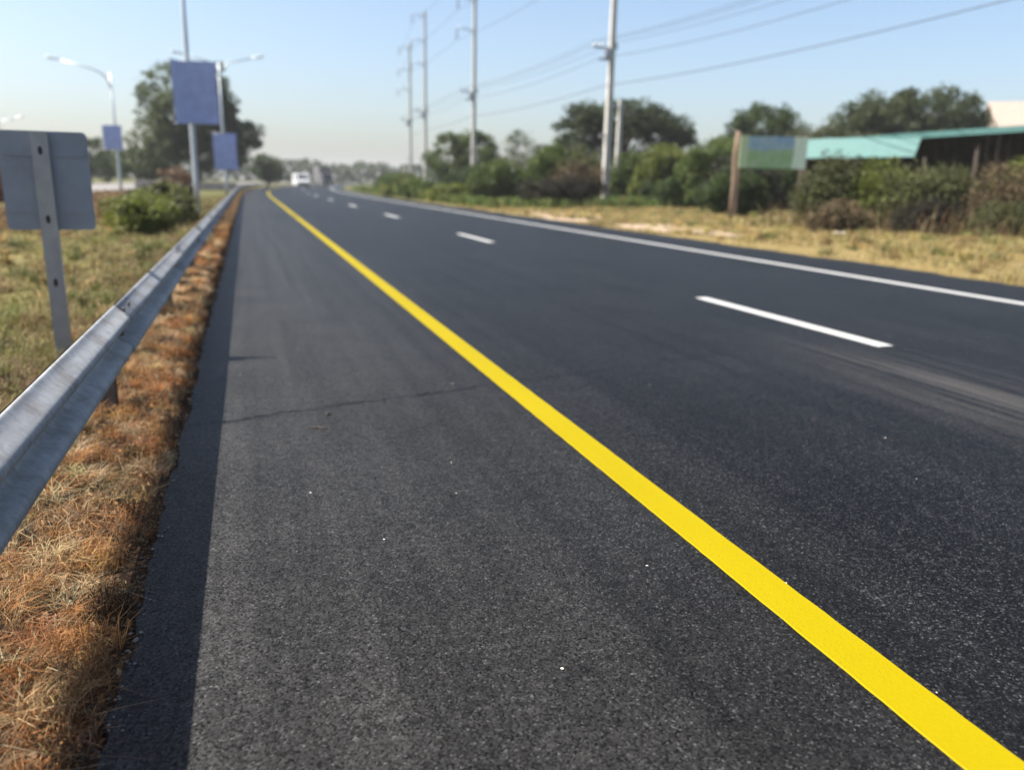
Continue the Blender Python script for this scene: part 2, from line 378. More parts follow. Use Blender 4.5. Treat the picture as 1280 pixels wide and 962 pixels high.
# opposite carriageway beyond the median, and a bare dirt pull-in on the right verge
tag(strip('opposite_road', [-25, -18, -11.5], axis([(-30, 60, 20), (60, 420, 80)]), -.02, M['roadcon']), kind='structure')
o = bpy.data.objects['opposite_road']; o.location.z = -.0
mbp = MB(); pts = []
for t in np.linspace(0, 2*math.pi, 64, endpoint=False):
    q = 1+.16*math.sin(3*t+1)+.1*math.sin(7*t)
    pts.append((12.35+1.5*q*math.cos(t)+.0*math.sin(t), 26.5+7.5*q*math.sin(t)))
vs = [(12.4, 26.5)]
ring = []
for s in (.5, .8, 1.0):
    for (x, y) in pts: ring.append((12.4+(x-12.4)*s, 26.5+(y-26.5)*s))
allp = vs+ring
V = [(x, y, float(ground_z(x, y))+.03) for x, y in allp]
F = [(0, 1+i, 1+(i+1) % 64) for i in range(64)]
for r_ in range(2):
    for i in range(64): j = (i+1) % 64; F.append((1+r_*64+i, 1+r_*64+64+i, 1+r_*64+64+j, 1+r_*64+j))
mbp.add(V, F); tag(mbp.obj('dirt_path', M['dirt'], smooth=True), kind='structure')

# ------------------------------------------------------------------ guardrail
def make_guardrail():
    root = thing('guardrail', 'long galvanised steel guardrail with ribbed beam running along the left shoulder', 'guardrail', (0, 0, 0))
    base = [(.000, .312), (.010, .312), (.016, .306), (.030, .290), (.066, .262), (.080, .250), (.083, .236), (.080, .222), (.066, .208),
            (.022, .186), (.010, .172), (.006, .156), (.010, .140), (.022, .126), (.066, .104), (.080, .090), (.083, .076), (.080, .062), (.066, .050), (.030, .022), (.016, .006), (.010, 0.0), (.0, 0.0)]
    # smooth the profile once
    prof = []
    for a in range(len(base)-1):
        p, q = base[a], base[a+1]; prof += [(p[0]*.75+q[0]*.25, p[1]*.75+q[1]*.25), (p[0]*.25+q[0]*.75, p[1]*.25+q[1]*.75)]
    n = len(prof); XF, ZB = -.712, .318
    seg = 3.6; y_first = 1.05
    k = -2
    while True:
        y0 = y_first+seg*k; y1 = y0+seg+.16
        if y0 > 118: break
        yy = np.linspace(y0, y1, 5); off = .004*(k % 2)
        Vv = []
        for y in yy:
            c = float(curve(y))
            for s in (0, 1):
                for (px, pz) in prof: Vv.append((XF+px+off-s*.0035+c, y, ZB+pz))
        L = []
        for a in range(4):
            for s in (0, 1):
                for j in range(n-1):
                    i0 = a*2*n+s*n+j; q = (i0, i0+2*n, i0+2*n+1, i0+1); L.append(q if s == 0 else q[::-1])
            for j, fl in ((0, 1), (n-1, 0)):
                i0 = a*2*n+j; q = (i0, i0+n, i0+3*n, i0+2*n); L.append(q if fl else q[::-1])
        for a in (0, 4):
            for j in range(n-1):
                i0 = a*2*n+j; q = (i0, i0+1, i0+1+n, i0+n); L.append(q if a == 0 else q[::-1])
        L = np.array(L)
        link('beam', np_mesh('beam', Vv, np.arange(len(L))*4, np.full(len(L), 4), L.ravel(), M['galv'], smooth=True), root)
        k += 1
    # C-section posts, blocks and bolts at every joint
    pm = MB()
    w_, d_, t = .062, .08, .005
    pm.prism([(-d_, -w_/2), (0, -w_/2), (0, -w_/2+t), (-d_+t, -w_/2+t), (-d_+t, w_/2-t), (0, w_/2-t), (0, w_/2), (-d_, w_/2)], 'z', -.5, .51)
    pme = pm.mesh('post', M['rustpost'])
    bl = MB().box((0, 0, 0), (.030, .06, .13), bev=.006).mesh('block', M['rustpost'])
    bo = MB().tube([(0, 0, 0), (.006, 0, 0), (.006, 0, 0), (.014, 0, 0), (.017, 0, 0)], [.032, .032, .021, .021, .012], 10).mesh('bolt', M['rustpost'])
    sb = MB().tube([(0, 0, 0), (.006, 0, 0), (.010, 0, 0)], [.014, .014, .008], 8).mesh('splice_bolt', M['rustpost'])
    slot = MB().prism([(.062*math.cos(a)*1.0, .024*math.sin(a)) for a in np.linspace(0, 2*math.pi, 16, endpoint=False)], 'x', 0, .002).mesh('bolt_slot', M['hole'])
    for k in range(-1, 33):
        y = y_first+.08+seg*k; c = float(curve(y))
        link('post', pme, root, (XF-.036+c, y, 0)); link('block', bl, root, (XF-.017+c, y, .473))
        if y < 60:
            link('bolt_slot', slot, root, (XF+.0125+c, y, .474)); link('bolt', bo, root, (XF+.014+c, y, .474))
        if y < 32:
            for dy in (-.105, .105):
                for zz, xx in ((.352-.06, .044), (.352-.112, .066-.01), (.072, .052), (.03, .040)):
                    link('splice_bolt', sb, root, (XF+xx+.006+c, y+dy, ZB+zz), (0, {True: -.75, False: .75}[zz in (.352-.06, .072)] if False else 0, 0))
    return root
make_guardrail()

# ------------------------------------------------------------------ road sign seen from behind
def make_sign():
    root = thing('road_sign', 'small grey road sign seen from behind on slotted metal post', 'sign', (-1.33, 6.4, -.05), math.radians(2))
    pw, pd, t = .105, .045, .005
    pm = MB().prism([(-pw/2, pd), (-pw/2, 0), (pw/2, 0), (pw/2, pd), (pw/2-t, pd), (pw/2-t, t), (-pw/2+t, t), (-pw/2+t, pd)], 'z', -.4, 1.62)
    p = pm.obj('post', M['signpost'], root)
    hm = MB().prism([(.014*math.cos(a), .03*math.sin(a)) for a in np.linspace(0, 2*math.pi, 14, endpoint=False)], 'y', -.0015, .0025).mesh('bolt_hole', M['hole'])
    for z in (1.50, 1.04, .60): link('bolt_hole', hm, p, (0, 0, z))
    w2, z0, z1, rr = .275, .965, 1.63, .035
    ol = []
    for cx, cz, a0 in ((w2-rr, z1-rr, 0), (-w2+rr, z1-rr, 90), (-w2+rr, z0+rr, 180), (w2-rr, z0+rr, 270)):
        for a in range(0, 91, 15): ol.append((cx+rr*math.cos(math.radians(a0+a)), cz+rr*math.sin(math.radians(a0+a))))
    MB().prism(ol, 'y', .052, .056).obj('panel', M['signback'], root, loc=(.012, 0, 0))
    for z in (1.10, 1.48): MB().box((.012, .0485, z), (.50, .006, .035)).obj('stiffener', M['signback'], root)
make_sign()

# ------------------------------------------------------------------ street lamps and banners
def street_lamp(loc, h, arms, label, r0=.10):
    root = thing('street_lamp', label, 'lamp', loc, 0, 'street lamps in the median')
    MB().box((0, 0, .02), (.42, .42, .04), bev=.008).obj('base_plate', M['lamp'], root)
    MB().tube([(0, 0, .03), (0, 0, 1.2), (0, 0, h*.6), (0, 0, h)], [r0, r0*.95, r0*.75, r0*.5], 12).obj('pole', M['lamp'], root, smooth=True)
    for s, L, rise in arms:
        pts = [(0, 0, h-.9), (s*.15, 0, h-.35), (s*.5, 0, h-.02), (s*1.0, 0, h+rise*.35), (s*L, 0, h+rise)]
        MB().tube(pts, [.05, .05, .045, .04, .035], 8).obj('arm', M['lamp'], root, smooth=True)
        ang = math.atan2(rise*.65, (L-1.0))
        hm = MB(); prof = [(0, .03, .05), (.10, .07, .09), (.35, .09, .15), (.62, .08, .15), (.78, .035, .08)]
        rings = []
        for (px, hz, hy) in prof:
            rings.append([(s*(L-.05+px), hy*math.cos(a), h+rise-.01+ang*px+hz*math.sin(a)*(1 if math.sin(a) > 0 else .35)) for a in np.linspace(0, 2*math.pi, 12, endpoint=False)])
        vs = [p for r_ in rings for p in r_]; fs = [(i*12+j, i*12+(j+1) % 12, i*12+12+(j+1) % 12, i*12+12+j) for i in range(4) for j in range(12)]
        fs += [tuple(range(12)), tuple(range(48, 60))]
        ho = hm.add(vs, fs).obj('lamp_head', M['lamphead'], root, smooth=True)
        MB().box((s*(L+.40), 0, h+rise-.045+ang*.4), (.42, .2, .03), bev=.008).obj('lens', M['lampglass'], ho)
    return root
def banner(loc, w_, h_, label, seed):
    root = thing('banner', label, 'banner', loc, 0, 'blue banners on the lamp posts')
    r = np.random.default_rng(seed); nx_, nz_ = 12, 16; V = []; F = []
    for s in (0, 1):
        for j in range(nz_+1):
            for i in range(nx_+1):
                x = -w_/2+w_*i/nx_; z = h_*j/nz_
                y = .06*math.sin(3.2*x+seed+z*.7)*(1-j/nz_*.5)+.03*math.sin(z*2.3+seed)
                V.append((x+.02*math.sin(z*2+seed), y+s*.006, z))
    a = (nx_+1)*(nz_+1)
    for j in range(nz_):
        for i in range(nx_):
            k = j*(nx_+1)+i; F += [(k, k+1, k+nx_+2, k+nx_+1), (k+a, k+a+nx_+1, k+a+nx_+2, k+a+1)]
    MB().add(V, F).obj('cloth', M['blue'], root, smooth=True)
    for z in (.02, h_-.02):
        MB().tube([(-w_/2-.05, .02, z), (w_/2+.05, .02, z)], .016, 8).obj('rod', M['rod'], root, smooth=True)
        MB().box((0, .07, z), (.24, .14, .05)).obj('clamp', M['rod'], root)
street_lamp((-1.70, 31.2, 0), 10.2, ((1, 2.3, .5), (-1, 2.3, .5)), 'tall grey lamp post nearest the guardrail, carrying the largest blue banner')
banner((-1.50, 30.98, 3.05), 1.42, 2.05, 'largest blue banner, hung on the nearest lamp post', 1)
street_lamp((-1.25, 56.2, -.1), 8.3, ((1, 2.0, .35), (-1, 2.0, .35)), 'lamp post down the guardrail just right of the tallest lamp post')
banner((-1.18, 55.98, 1.75), 1.40, 2.25, 'blue banner on the second lamp post beside the leafy median tree', 2)
street_lamp((-7.3, 55, -.2), 7.3, ((-1, 2.6, .55),), 'single-arm lamp post behind the grey sign, its arm reaching left', .09)
banner((-7.45, 54.8, 2.75), 1.05, 1.4, 'smallest blue banner, on the single-arm lamp post', 3)
street_lamp((-19.6, 80, -.1), 5.6, ((1, 1.4, .2), (-1, 1.4, .2)), 'distant short lamp post past the left edge of the grey sign', .08)

# ------------------------------------------------------------------ power poles and cables
def power_pole(loc, h, label, arms=True):
    root = thing('power_pole', label, 'pole', loc, 0, 'concrete power poles on the right')
    a, b = .20, .12
    MB().add([(-a, -a, -.8), (a, -a, -.8), (a, a, -.8), (-a, a, -.8), (-b, -b, h), (b, -b, h), (b, b, h), (-b, b, h)],
             [(3, 2, 1, 0), (4, 5, 6, 7), (0, 1, 5, 4), (1, 2, 6, 5), (2, 3, 7, 6), (3, 0, 4, 7)]).obj('shaft', M['concrete'], root)
    if not arms:
        MB().box((-.3, 0, h-.4), (1.4, .1, .1)).obj('crossarm', M['steel'], root); return root
    for z, L in ((h-.6, 1.5), (h-3.4, 1.6), (h-6.0, 1.7)):
        MB().tube([(-.1, 0, z), (-L*.6, 0, z+.18), (-L, 0, z+.22)], [.07, .055, .045], 8).obj('davit_arm', M['steel'], root, smooth=True)
        im = MB()
        for q in range(7): im.tube([(-L, 0, z+.17-q*.14), (-L, 0, z+.10-q*.14), (-L, 0, z+.07-q*.14)], [.035, .12, .035], 10)
        im.tube([(-L, 0, z+.2), (-L, 0, z-.85)], .02, 6).obj('insulator_string', M['insul'], root)
    MB().box((-.45, 0, 9.6), (1.7, .12, .12)).obj('crossarm', M['steel'], root)
    MB().box((-.35, 0, 8.9), (1.1, .10, .10)).obj('crossarm', M['steel'], root)
    for x in (-1.2, -.7, .3):
        MB().tube([(x, 0, 9.66), (x, 0, 9.74), (x, 0, 9.80), (x, 0, 9.90), (x, 0, 9.94)], [.03, .07, .04, .07, .03], 10).obj('pin_insulator', M['insul'], root)
    MB().box((-.32, -.05, 9.25), (.35, .3, .55), bev=.04).obj('switch_box', M['steel'], root)
    MB().box((-.30, 0, 4.35), (.5, .06, .22)).obj('notice_plate', M['concrete'], root)
    return root
PX = 21.8
poles = [(PX+.7, 8.), (PX+.4, 49.2), (PX-.7, 78.), (PX-.4, 102.), (PX+.6, 117.)]
labs = ['', 'nearest tall concrete power pole rising right of the dark scrub', 'second tall power pole with arms on its left, before the round tree',
        'distant power pole, right one of the far pair', 'farthest power pole, left one of the far pair']
for (x, y), lb in zip(poles[1:], labs[1:]): power_pole((x, y, 0), 21. if y < 110 else 19.5, lb)
power_pole((26.4, 56.5, 0), 7.3, 'short grey utility pole in front of the umbrella-shaped tree', False)
power_pole((poles[0][0], poles[0][1], 0), 21., 'tall power pole carrying the overhead cables at the near end, right of view')
def cable(dx, z, rad, label, sag=1.0):
    pts = []
    for (a, b) in zip(poles[:-1], poles[1:]):
        za = z-(1.5 if a[1] > 110 and z > 13 else 0); zb = z-(1.5 if b[1] > 110 and z > 13 else 0)
        L = b[1]-a[1]; s = sag*(L/35)**2*.55
        for t in np.linspace(0, 1, 14, endpoint=False):
            pts.append((a[0]+(b[0]-a[0])*t+dx, a[1]+L*t, za+(zb-za)*t-4*s*t*(1-t)))
    pts.append((poles[-1][0]+dx, poles[-1][1], z-(1.5 if z > 13 else 0)))
    o = MB().tube(pts, rad, 5).obj('power_cable', M['cable'], smooth=True)
    tag(o, label, 'cable', 'overhead cables')
cable(-1.5, 19.55, .015, 'topmost overhead power cable strung along the pole tops')
cable(-1.6, 16.75, .015, 'overhead power cable on the middle long arm of the poles')
cable(-1.7, 14.15, .015, 'overhead power cable on the lowest long arm of the poles')
cable(-1.2, 9.95, .013, 'overhead cable on the outer road-side pin of the short crossarm')
cable(-.7, 9.95, .013, 'overhead cable on the middle pin of the short crossarm')
cable(.3, 9.95, .013, 'overhead cable on the far-side pin of the short crossarm')
cable(-.8, 8.97, .015, 'overhead cable on the road-side end of the lower short crossarm', 1.1)
cable(-.27, 7.4, .02, 'lowest black overhead communication cable', .7)

# ------------------------------------------------------------------ trees and shrubs
def cvar(r, n, dark, lite, f):
    d = np.array(dark); l = np.array(lite); return (d+(l-d)*np.clip(f, 0, 1)[:, None])*.68
def crown_points(r, ells, nclump, per, cr, flat=1.0, shell=.45):
    vol = np.array([e[3]*e[4]*e[5] for e in ells]); pk = r.choice(len(ells), nclump, p=vol/vol.sum())
    d = r.normal(size=(nclump, 3)); d /= np.linalg.norm(d, axis=1)[:, None]
    rad = shell+(1-shell)*r.uniform(0, 1, nclump)**.6
    E_ = np.array(ells); C = E_[pk, :3]+d*rad[:, None]*E_[pk, 3:]
    kc = r.uniform(.55, 1.35, nclump)*cr
    o = r.normal(size=(nclump, per, 3)); o /= np.linalg.norm(o, axis=2)[:, :, None]; o *= r.uniform(.15, 1, (nclump, per, 1))**.5
    o[:, :, 2] *= flat
    P = C[:, None]+o*kc[:, None, None]
    keep = r.uniform(.35, 1, nclump)
    msk = r.uniform(0, 1, (nclump, per)) < keep[:, None]
    ci = np.repeat(np.arange(nclump)[:, None], per, 1)[msk]
    return P[msk], ci, C
DENS = 1.55
def tree(name, label, cat, loc, trunk_h, ells, nclump, per, cr, leaf, dark, lite, seed, trunk_r=.2, flat=.75, shell=.45, limbs=14, mat='leaf', group=None, branch=(0, 0)):
    r = np.random.default_rng(seed); root = thing(name, label, cat, loc, 0, group)
    P, ci, C = crown_points(r, ells, int(nclump*DENS), int(per*1.35), cr, flat, shell); nclump = int(nclump*DENS)
    P[:, 2] = np.maximum(P[:, 2], .05)
    cl = r.uniform(0, 1, nclump)
    col = cvar(r, len(P), dark, lite, cl[ci]*.65+r.uniform(0, .45, len(P)))
    P = P; leaf = leaf*1.35
    link('crown' if cat == 'tree' else 'foliage', leaves_mesh('crown', P, leaf, col, M[mat], r), root)
    t = MB(); b = Vector((branch[0], branch[1], trunk_h))
    if trunk_h > .3:
        t.tube([(0, 0, -.3), (.02, 0, trunk_h*.12), (b.x*.35+.06, b.y*.35, trunk_h*.5), b], [trunk_r*1.35, trunk_r, trunk_r*.85, trunk_r*.7], 9)
    for k in r.choice(nclump, min(limbs, nclump), replace=False):
        c = Vector(C[k]); s = b if trunk_h > .3 else Vector((c.x*.12, c.y*.12, -.1)); mdl = s.lerp(c, .5)+Vector((0, 0, (c-s).length*.08))
        mdl += Vector(r.normal(size=3))*.06*(c-s).length
        t.tube([s, s.lerp(mdl, .6), mdl, c], [trunk_r*.34, trunk_r*.24, trunk_r*.17, trunk_r*.05], 6)
    t.obj('trunk' if trunk_h > .3 else 'stems', M['bark'], root, smooth=True)
    return root
G1 = ((.018, .034, .009), (.075, .115, .024)); G2 = ((.03, .055, .012), (.14, .19, .035)); G3 = ((.055, .075, .014), (.22, .25, .045))
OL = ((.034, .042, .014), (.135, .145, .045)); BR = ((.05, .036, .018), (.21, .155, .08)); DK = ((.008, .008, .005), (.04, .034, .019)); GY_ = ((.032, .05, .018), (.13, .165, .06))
tg = 'trees'
# left median
tree('leafy_tree', 'large airy leafy tree behind the blue banners on the left', 'tree', (-4.9, 96, -.2), 3.6,
     [(-.6, 0, 8.8, 4.7, 4.2, 4.6), (1.6, .4, 8.6, 3.0, 3.4, 4.6), (-3.6, 0, 5.2, 3.4, 3.6, 3.4), (3.6, 0, 5.4, 3.4, 3.4, 3.0), (0, 0, 4.4, 5.0, 4, 2.6)], 230, 95, 1.1, .30, *GY_, 11, .35, shell=.35, limbs=30, group=tg)
tree('roadside_tree', 'small dense tree at the far end of the guardrail, left of the white van', 'tree', (3.0, 131, -.1), 1.2,
     [(0, 0, 3.2, 2.1, 2.1, 2.2), (.8, 0, 2.2, 1.9, 1.8, 1.5)], 50, 80, .7, .26, *G1, 12, .2, group=tg)
for i, (x, y, h, wd, pal, lb) in enumerate([(-2.35, 20.6, .95, .75, G3, 'yellow-green shrub nearest the camera on the median grass'), (-2.25, 24.2, 1.25, .9, OL, 'olive shrub in the middle of the median clump, below the largest banner'),
        (-2.3, 27.8, 1.15, .8, G3, 'rearmost shrub of the median clump, at the foot of the tall lamp post')]):
    tree('shrub', lb, 'shrub', (x, y, -.1), 0, [(0, 0, h*.5, wd, wd*1.4, h*.5)], 34, 90, .26, .085, *pal, 30+i, .03, shell=.3, limbs=20, group='median shrubs')
tree('flowering_shrub', 'reddish shrub at the left edge, half behind the grey sign', 'shrub', (-9.9, 40, -.15), 0, [(0, 0, 1.0, .9, .9, .8)], 28, 80, .3, .11, (.12, .05, .03), (.28, .13, .09), 41, .03, limbs=12)
tree('flowering_shrub', 'small reddish-brown shrub just left of the tall lamp post foot', 'shrub', (-2.75, 36, -.15), 0, [(0, 0, 1.0, .7, .8, .85)], 28, 80, .3, .10, (.09, .055, .03), (.24, .15, .09), 42, .03, limbs=12)
for i, (x, y, s, lb) in enumerate([(-12.5, 110, 1.0, 'low green tree left of the airy median tree'), (-19.5, 120, 1.25, 'dark green tree showing above the right edge of the grey sign'), (-38, 118, 1.2, 'dark green tree at the far left edge behind the grey sign')]):
    tree('median_tree', lb, 'tree', (x, y, -.2), 1.3*s, [(0, 0, 3.0*s, 2.6*s, 2.6*s, 2.1*s), (1.6*s, 0, 2.2*s, 2.2*s, 2*s, 1.6*s)], 50, 70, .8, .30, *G1, 50+i, .2, group=tg)
# right side, trees
tree('round_tree', 'round green tree behind the second power pole', 'tree', (23.6, 89, 0), 1.6,
     [(-2.4, 0, 3.8, 2.4, 2.6, 2.5), (.6, 0, 4.3, 2.6, 2.8, 2.6), (2.8, 0, 3.0, 1.8, 2.2, 2.0)], 95, 90, .8, .26, *G2, 13, .25, shell=.5, group=tg)
tree('bare_tree', 'thin greyish half-bare tree between the round tree and the umbrella tree', 'tree', (33.2, 101, 0), 2.4,
     [(-.2, 0, 6.0, 1.7, 1.8, 2.1), (1.6, 0, 4.2, 3.0, 2.4, 2.2)], 55, 45, .8, .22, *GY_, 14, .18, limbs=26, group=tg)
tree('umbrella_tree', 'broad umbrella-shaped tree with open branching under its crown', 'tree', (31.2, 66, 0), 2.9,
     [(-3.0, 0, 5.5, 3.4, 3.4, 1.3), (-.4, 0, 6.8, 4.8, 4.0, 1.6), (3.2, 0, 6.0, 3.4, 3.4, 1.4), (-4.8, 0, 4.1, 2.4, 2.6, 1.1), (5.2, 0, 5.0, 1.9, 2.2, 1.0)], 240, 90, .75, .21, (.016, .030, .012), (.075, .10, .03), 15, .38, flat=.6, shell=.4, limbs=46, group=tg)
tree('dark_tree', 'rounded dark tree above the painted board', 'tree', (41.6, 60.5, 0), 2.6,
     [(0, 0, 6.3, 2.9, 2.8, 1.7), (-.8, 0, 4.6, 2.6, 2.4, 1.5)], 110, 80, .75, .22, *G1, 16, .25, limbs=20, group=tg)
tree('wide_tree', 'largest wide green tree above the turquoise roof', 'tree', (53.2, 56, 0), 2.6,
     [(-3.2, 0, 6.4, 3.6, 3.4, 2.3), (1.0, 0, 7.3, 4.4, 3.8, 2.2), (4.0, 0, 5.9, 2.8, 3.0, 2.3), (-5.8, 0, 5.6, 2.6, 2.8, 2.6), (0, 0, 4.4, 6.6, 3.6, 1.8)], 300, 85, .9, .24, (.025, .040, .014), (.095, .12, .04), 17, .35, limbs=30, group=tg)
tree('bushy_tree', 'yellowish bushy tree left of the widest tree, behind the shed roof', 'tree', (36.0, 46, 0), 1.6,
     [(0, 0, 3.9, 2.6, 2.6, 1.6), (-2.2, 0, 3.4, 2.0, 2.2, 1.3), (2.6, 0, 3.3, 2.4, 2.2, 1.5)], 70, 75, .7, .18, *OL, 18, .2, group=tg)
# right side, hedge of shrubs
sg = 'roadside shrubs on the right'
def shrub(x, y, w_, d_, h, pal, lb, seed, leaf=.13, dens=1.0, mat='leaf'):
    h = h*1.15; w_ = w_*1.12; n = int(82*dens*max(1, w_*h/3))
    return tree('shrub', lb, 'shrub', (x, y, float(ground_z(x, y))), 0, [(0, 0, h*.48, w_, d_, h*.5), (w_*.3, 0, h*.30, w_*.8, d_, h*.32), (-w_*.35, 0, h*.34, w_*.7, d_, h*.36)], n, 80, .42*min(1.2, h/2+.3), leaf, *pal, seed, .04, shell=.3, limbs=int(26), mat=mat, group=sg)
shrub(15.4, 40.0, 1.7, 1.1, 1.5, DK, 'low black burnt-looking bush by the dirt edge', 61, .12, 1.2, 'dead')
shrub(17.9, 43.5, 1.5, 1.3, 2.3, BR, 'brown withered bush behind the black bush', 62, .12, .8, 'dead')
shrub(18.6, 48.5, 2.0, 1.5, 3.2, G2, 'bright green bush left of the nearest power pole', 63, .16)
shrub(15.2, 50.5, 1.6, 1.5, 2.3, G2, 'green bush left of the black bush, under the pale tree', 64, .15)
shrub(24.4, 50.0, 1.5, 1.4, 2.9, G2, 'green bush just right of the nearest power pole', 65, .15)
shrub(23.0, 42.5, 1.7, 1.4, 3.1, G3, 'yellow-green bush under the right side of the umbrella tree', 66, .15, 1.1)
shrub(23.6, 38.6, 1.7, 1.3, 3.1, G2, 'tall green bush left of the brown wooden post', 67, .14, 1.1)
shrub(21.9, 39.4, 1.7, 1.1, 1.5, G1, 'low dark green bush in front of the yellow-green bush', 68, .12)
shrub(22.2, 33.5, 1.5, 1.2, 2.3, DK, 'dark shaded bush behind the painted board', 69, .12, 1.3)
shrub(19.7, 30.6, 1.2, 1.0, 1.8, G1, 'deep green bush below the painted board, right of wooden post', 70, .11, 1.1)
shrub(17.1, 21.2, .75, .7, 1.9, OL, 'olive bush at the left end of the scrub before the shed', 71, .085, 1.4)
shrub(18.3, 20.6, .9, .8, 1.85, G3, 'yellow-green bush in the scrub below the bright roof slope', 72, .085, 1.3)
shrub(18.6, 19.4, .8, .7, 1.6, OL, 'drab olive bush in the middle of the scrub before the shed', 73, .075, 1.3, 'dead')
shrub(20.1, 19.8, .9, .8, 1.75, OL, 'olive bush in the scrub under the dark shed opening', 74, .08, 1.3)
shrub(20.9, 18.2, .9, .8, 1.85, BR, 'brown dry bush at the right edge of the photo', 75, .075, 1.3, 'dead')
shrub(22.3, 18.9, .9, .8, 2.0, G3, 'greenish bush behind the brown bush at the right edge', 76, .085, 1.2)
shrub(16.3, 19.6, .8, .5, .75, BR, 'low brown scrub tuft nearest the white litter', 77, .06, 1.6, 'dead')
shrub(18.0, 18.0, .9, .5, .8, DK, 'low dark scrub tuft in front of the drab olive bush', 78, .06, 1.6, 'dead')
shrub(19.6, 17.0, .9, .5, .8, OL, 'low olive scrub tuft at the right end of the scrub', 79, .06, 1.6)
shrub(25.6, 41.0, 1.7, 1.3, 3.3, G2, 'leafy green bush directly behind the tall green bush by the wooden post', 80, .15)
shrub(22.4, 54.0, 1.6, 1.3, 3.2, OL, 'olive bush behind the nearest power pole', 81, .15)
shrub(27.0, 36.5, 1.6, 1.3, 3.0, G1, 'dark green bush between the painted board and the shed', 82, .14)
shrub(12.6, 52.0, 1.6, 2.0, 1.0, G3, 'low yellow-green bush at the road edge left of the black bush', 83, .14)
for i, (x, y, h, pal, lb) in enumerate([(12.9, 60, 1.0, G2, 'first low green bush along the right road edge past the dirt'), (12.8, 68, 1.2, G3, 'second low bush along the right road edge'), (14.0, 77, 1.6, G2, 'third green bush along the right road edge, left of the second power pole'), (15.6, 90, 1.8, G2, 'farthest green bush along the right road edge before the pale distance'), (19.0, 70, 2.2, G1, 'dark green bush at the foot of the second power pole'), (26.5, 62, 2.6, G2, 'mid green bush under the left side of the umbrella tree')]):
    shrub(x, y, 2.0, 2.6, h, pal, lb, 90+i, .2)

# ------------------------------------------------------------------ painted board, post, shed, house
def mat_board():
    mt, nt, b = new_mat('painted_board'); co = coord(nt)
    sx = N(nt, 'ShaderNodeSeparateXYZ'); nt.links.new(co, sx.inputs[0]); n = math_(nt, 'MULTIPLY', math_(nt, 'SUBTRACT', noise(nt, co, 2.2, 4), .5), .5)
    z = math_(nt, 'ADD', sx.outputs[2], n)
    c = mixc(nt, math_(nt, 'GREATER_THAN', z, .70), (.17, .29, .12), (.16, .27, .34))
    c = mixc(nt, math_(nt, 'GREATER_THAN', math_(nt, 'ADD', z, math_(nt, 'MULTIPLY', sx.outputs[0], .3)), 1.15), c, (.13, .24, .38))
    c = mixc(nt, math_(nt, 'GREATER_THAN', math_(nt, 'ADD', sx.outputs[0], math_(nt, 'MULTIPLY', n, .4)), .80), c, (.50, .60, .47))
    c = mixc(nt, math_(nt, 'LESS_THAN', sx.outputs[0], -1.0), c, (.30, .40, .22))
    fade = ramp(nt, noise(nt, co, 3.5, 5, .65), [(.42, 0.), (.7, .55)]); c = mixc(nt, fade, c, (.34, .40, .33))
    nt.links.new(c, b.inputs['Base Color']); setin(b, Roughness=.5); return mt
bd = thing('painted_board', 'faded green and blue picture board standing before the shed', 'sign', (19.75, 28.0, .1), math.radians(-18))
MB().box((0, 0, .62), (2.62, .05, 1.20)).obj('board', mat_board(), bd, loc=(0, 0, 1.95))
for x in (-1.28, 1.28): MB().box((x, .08, 1.58), (.10, .10, 3.4)).obj('post', M['wood'], bd)
for z in (2.12, 3.02): MB().box((0, .052, z), (2.45, .05, .08)).obj('rail', M['boardback'], bd)
wp = MB().tube([(0, 0, -.4), (.03, 0, 1.2), (-.02, 0, 2.4), (.03, 0, 3.25)], [.10, .09, .085, .075], 8).obj('wooden_post', M['wood'], loc=(17.55, 27.2, .1), smooth=True)
tag(wp, 'brown upright wooden post just left of the painted board', 'post')

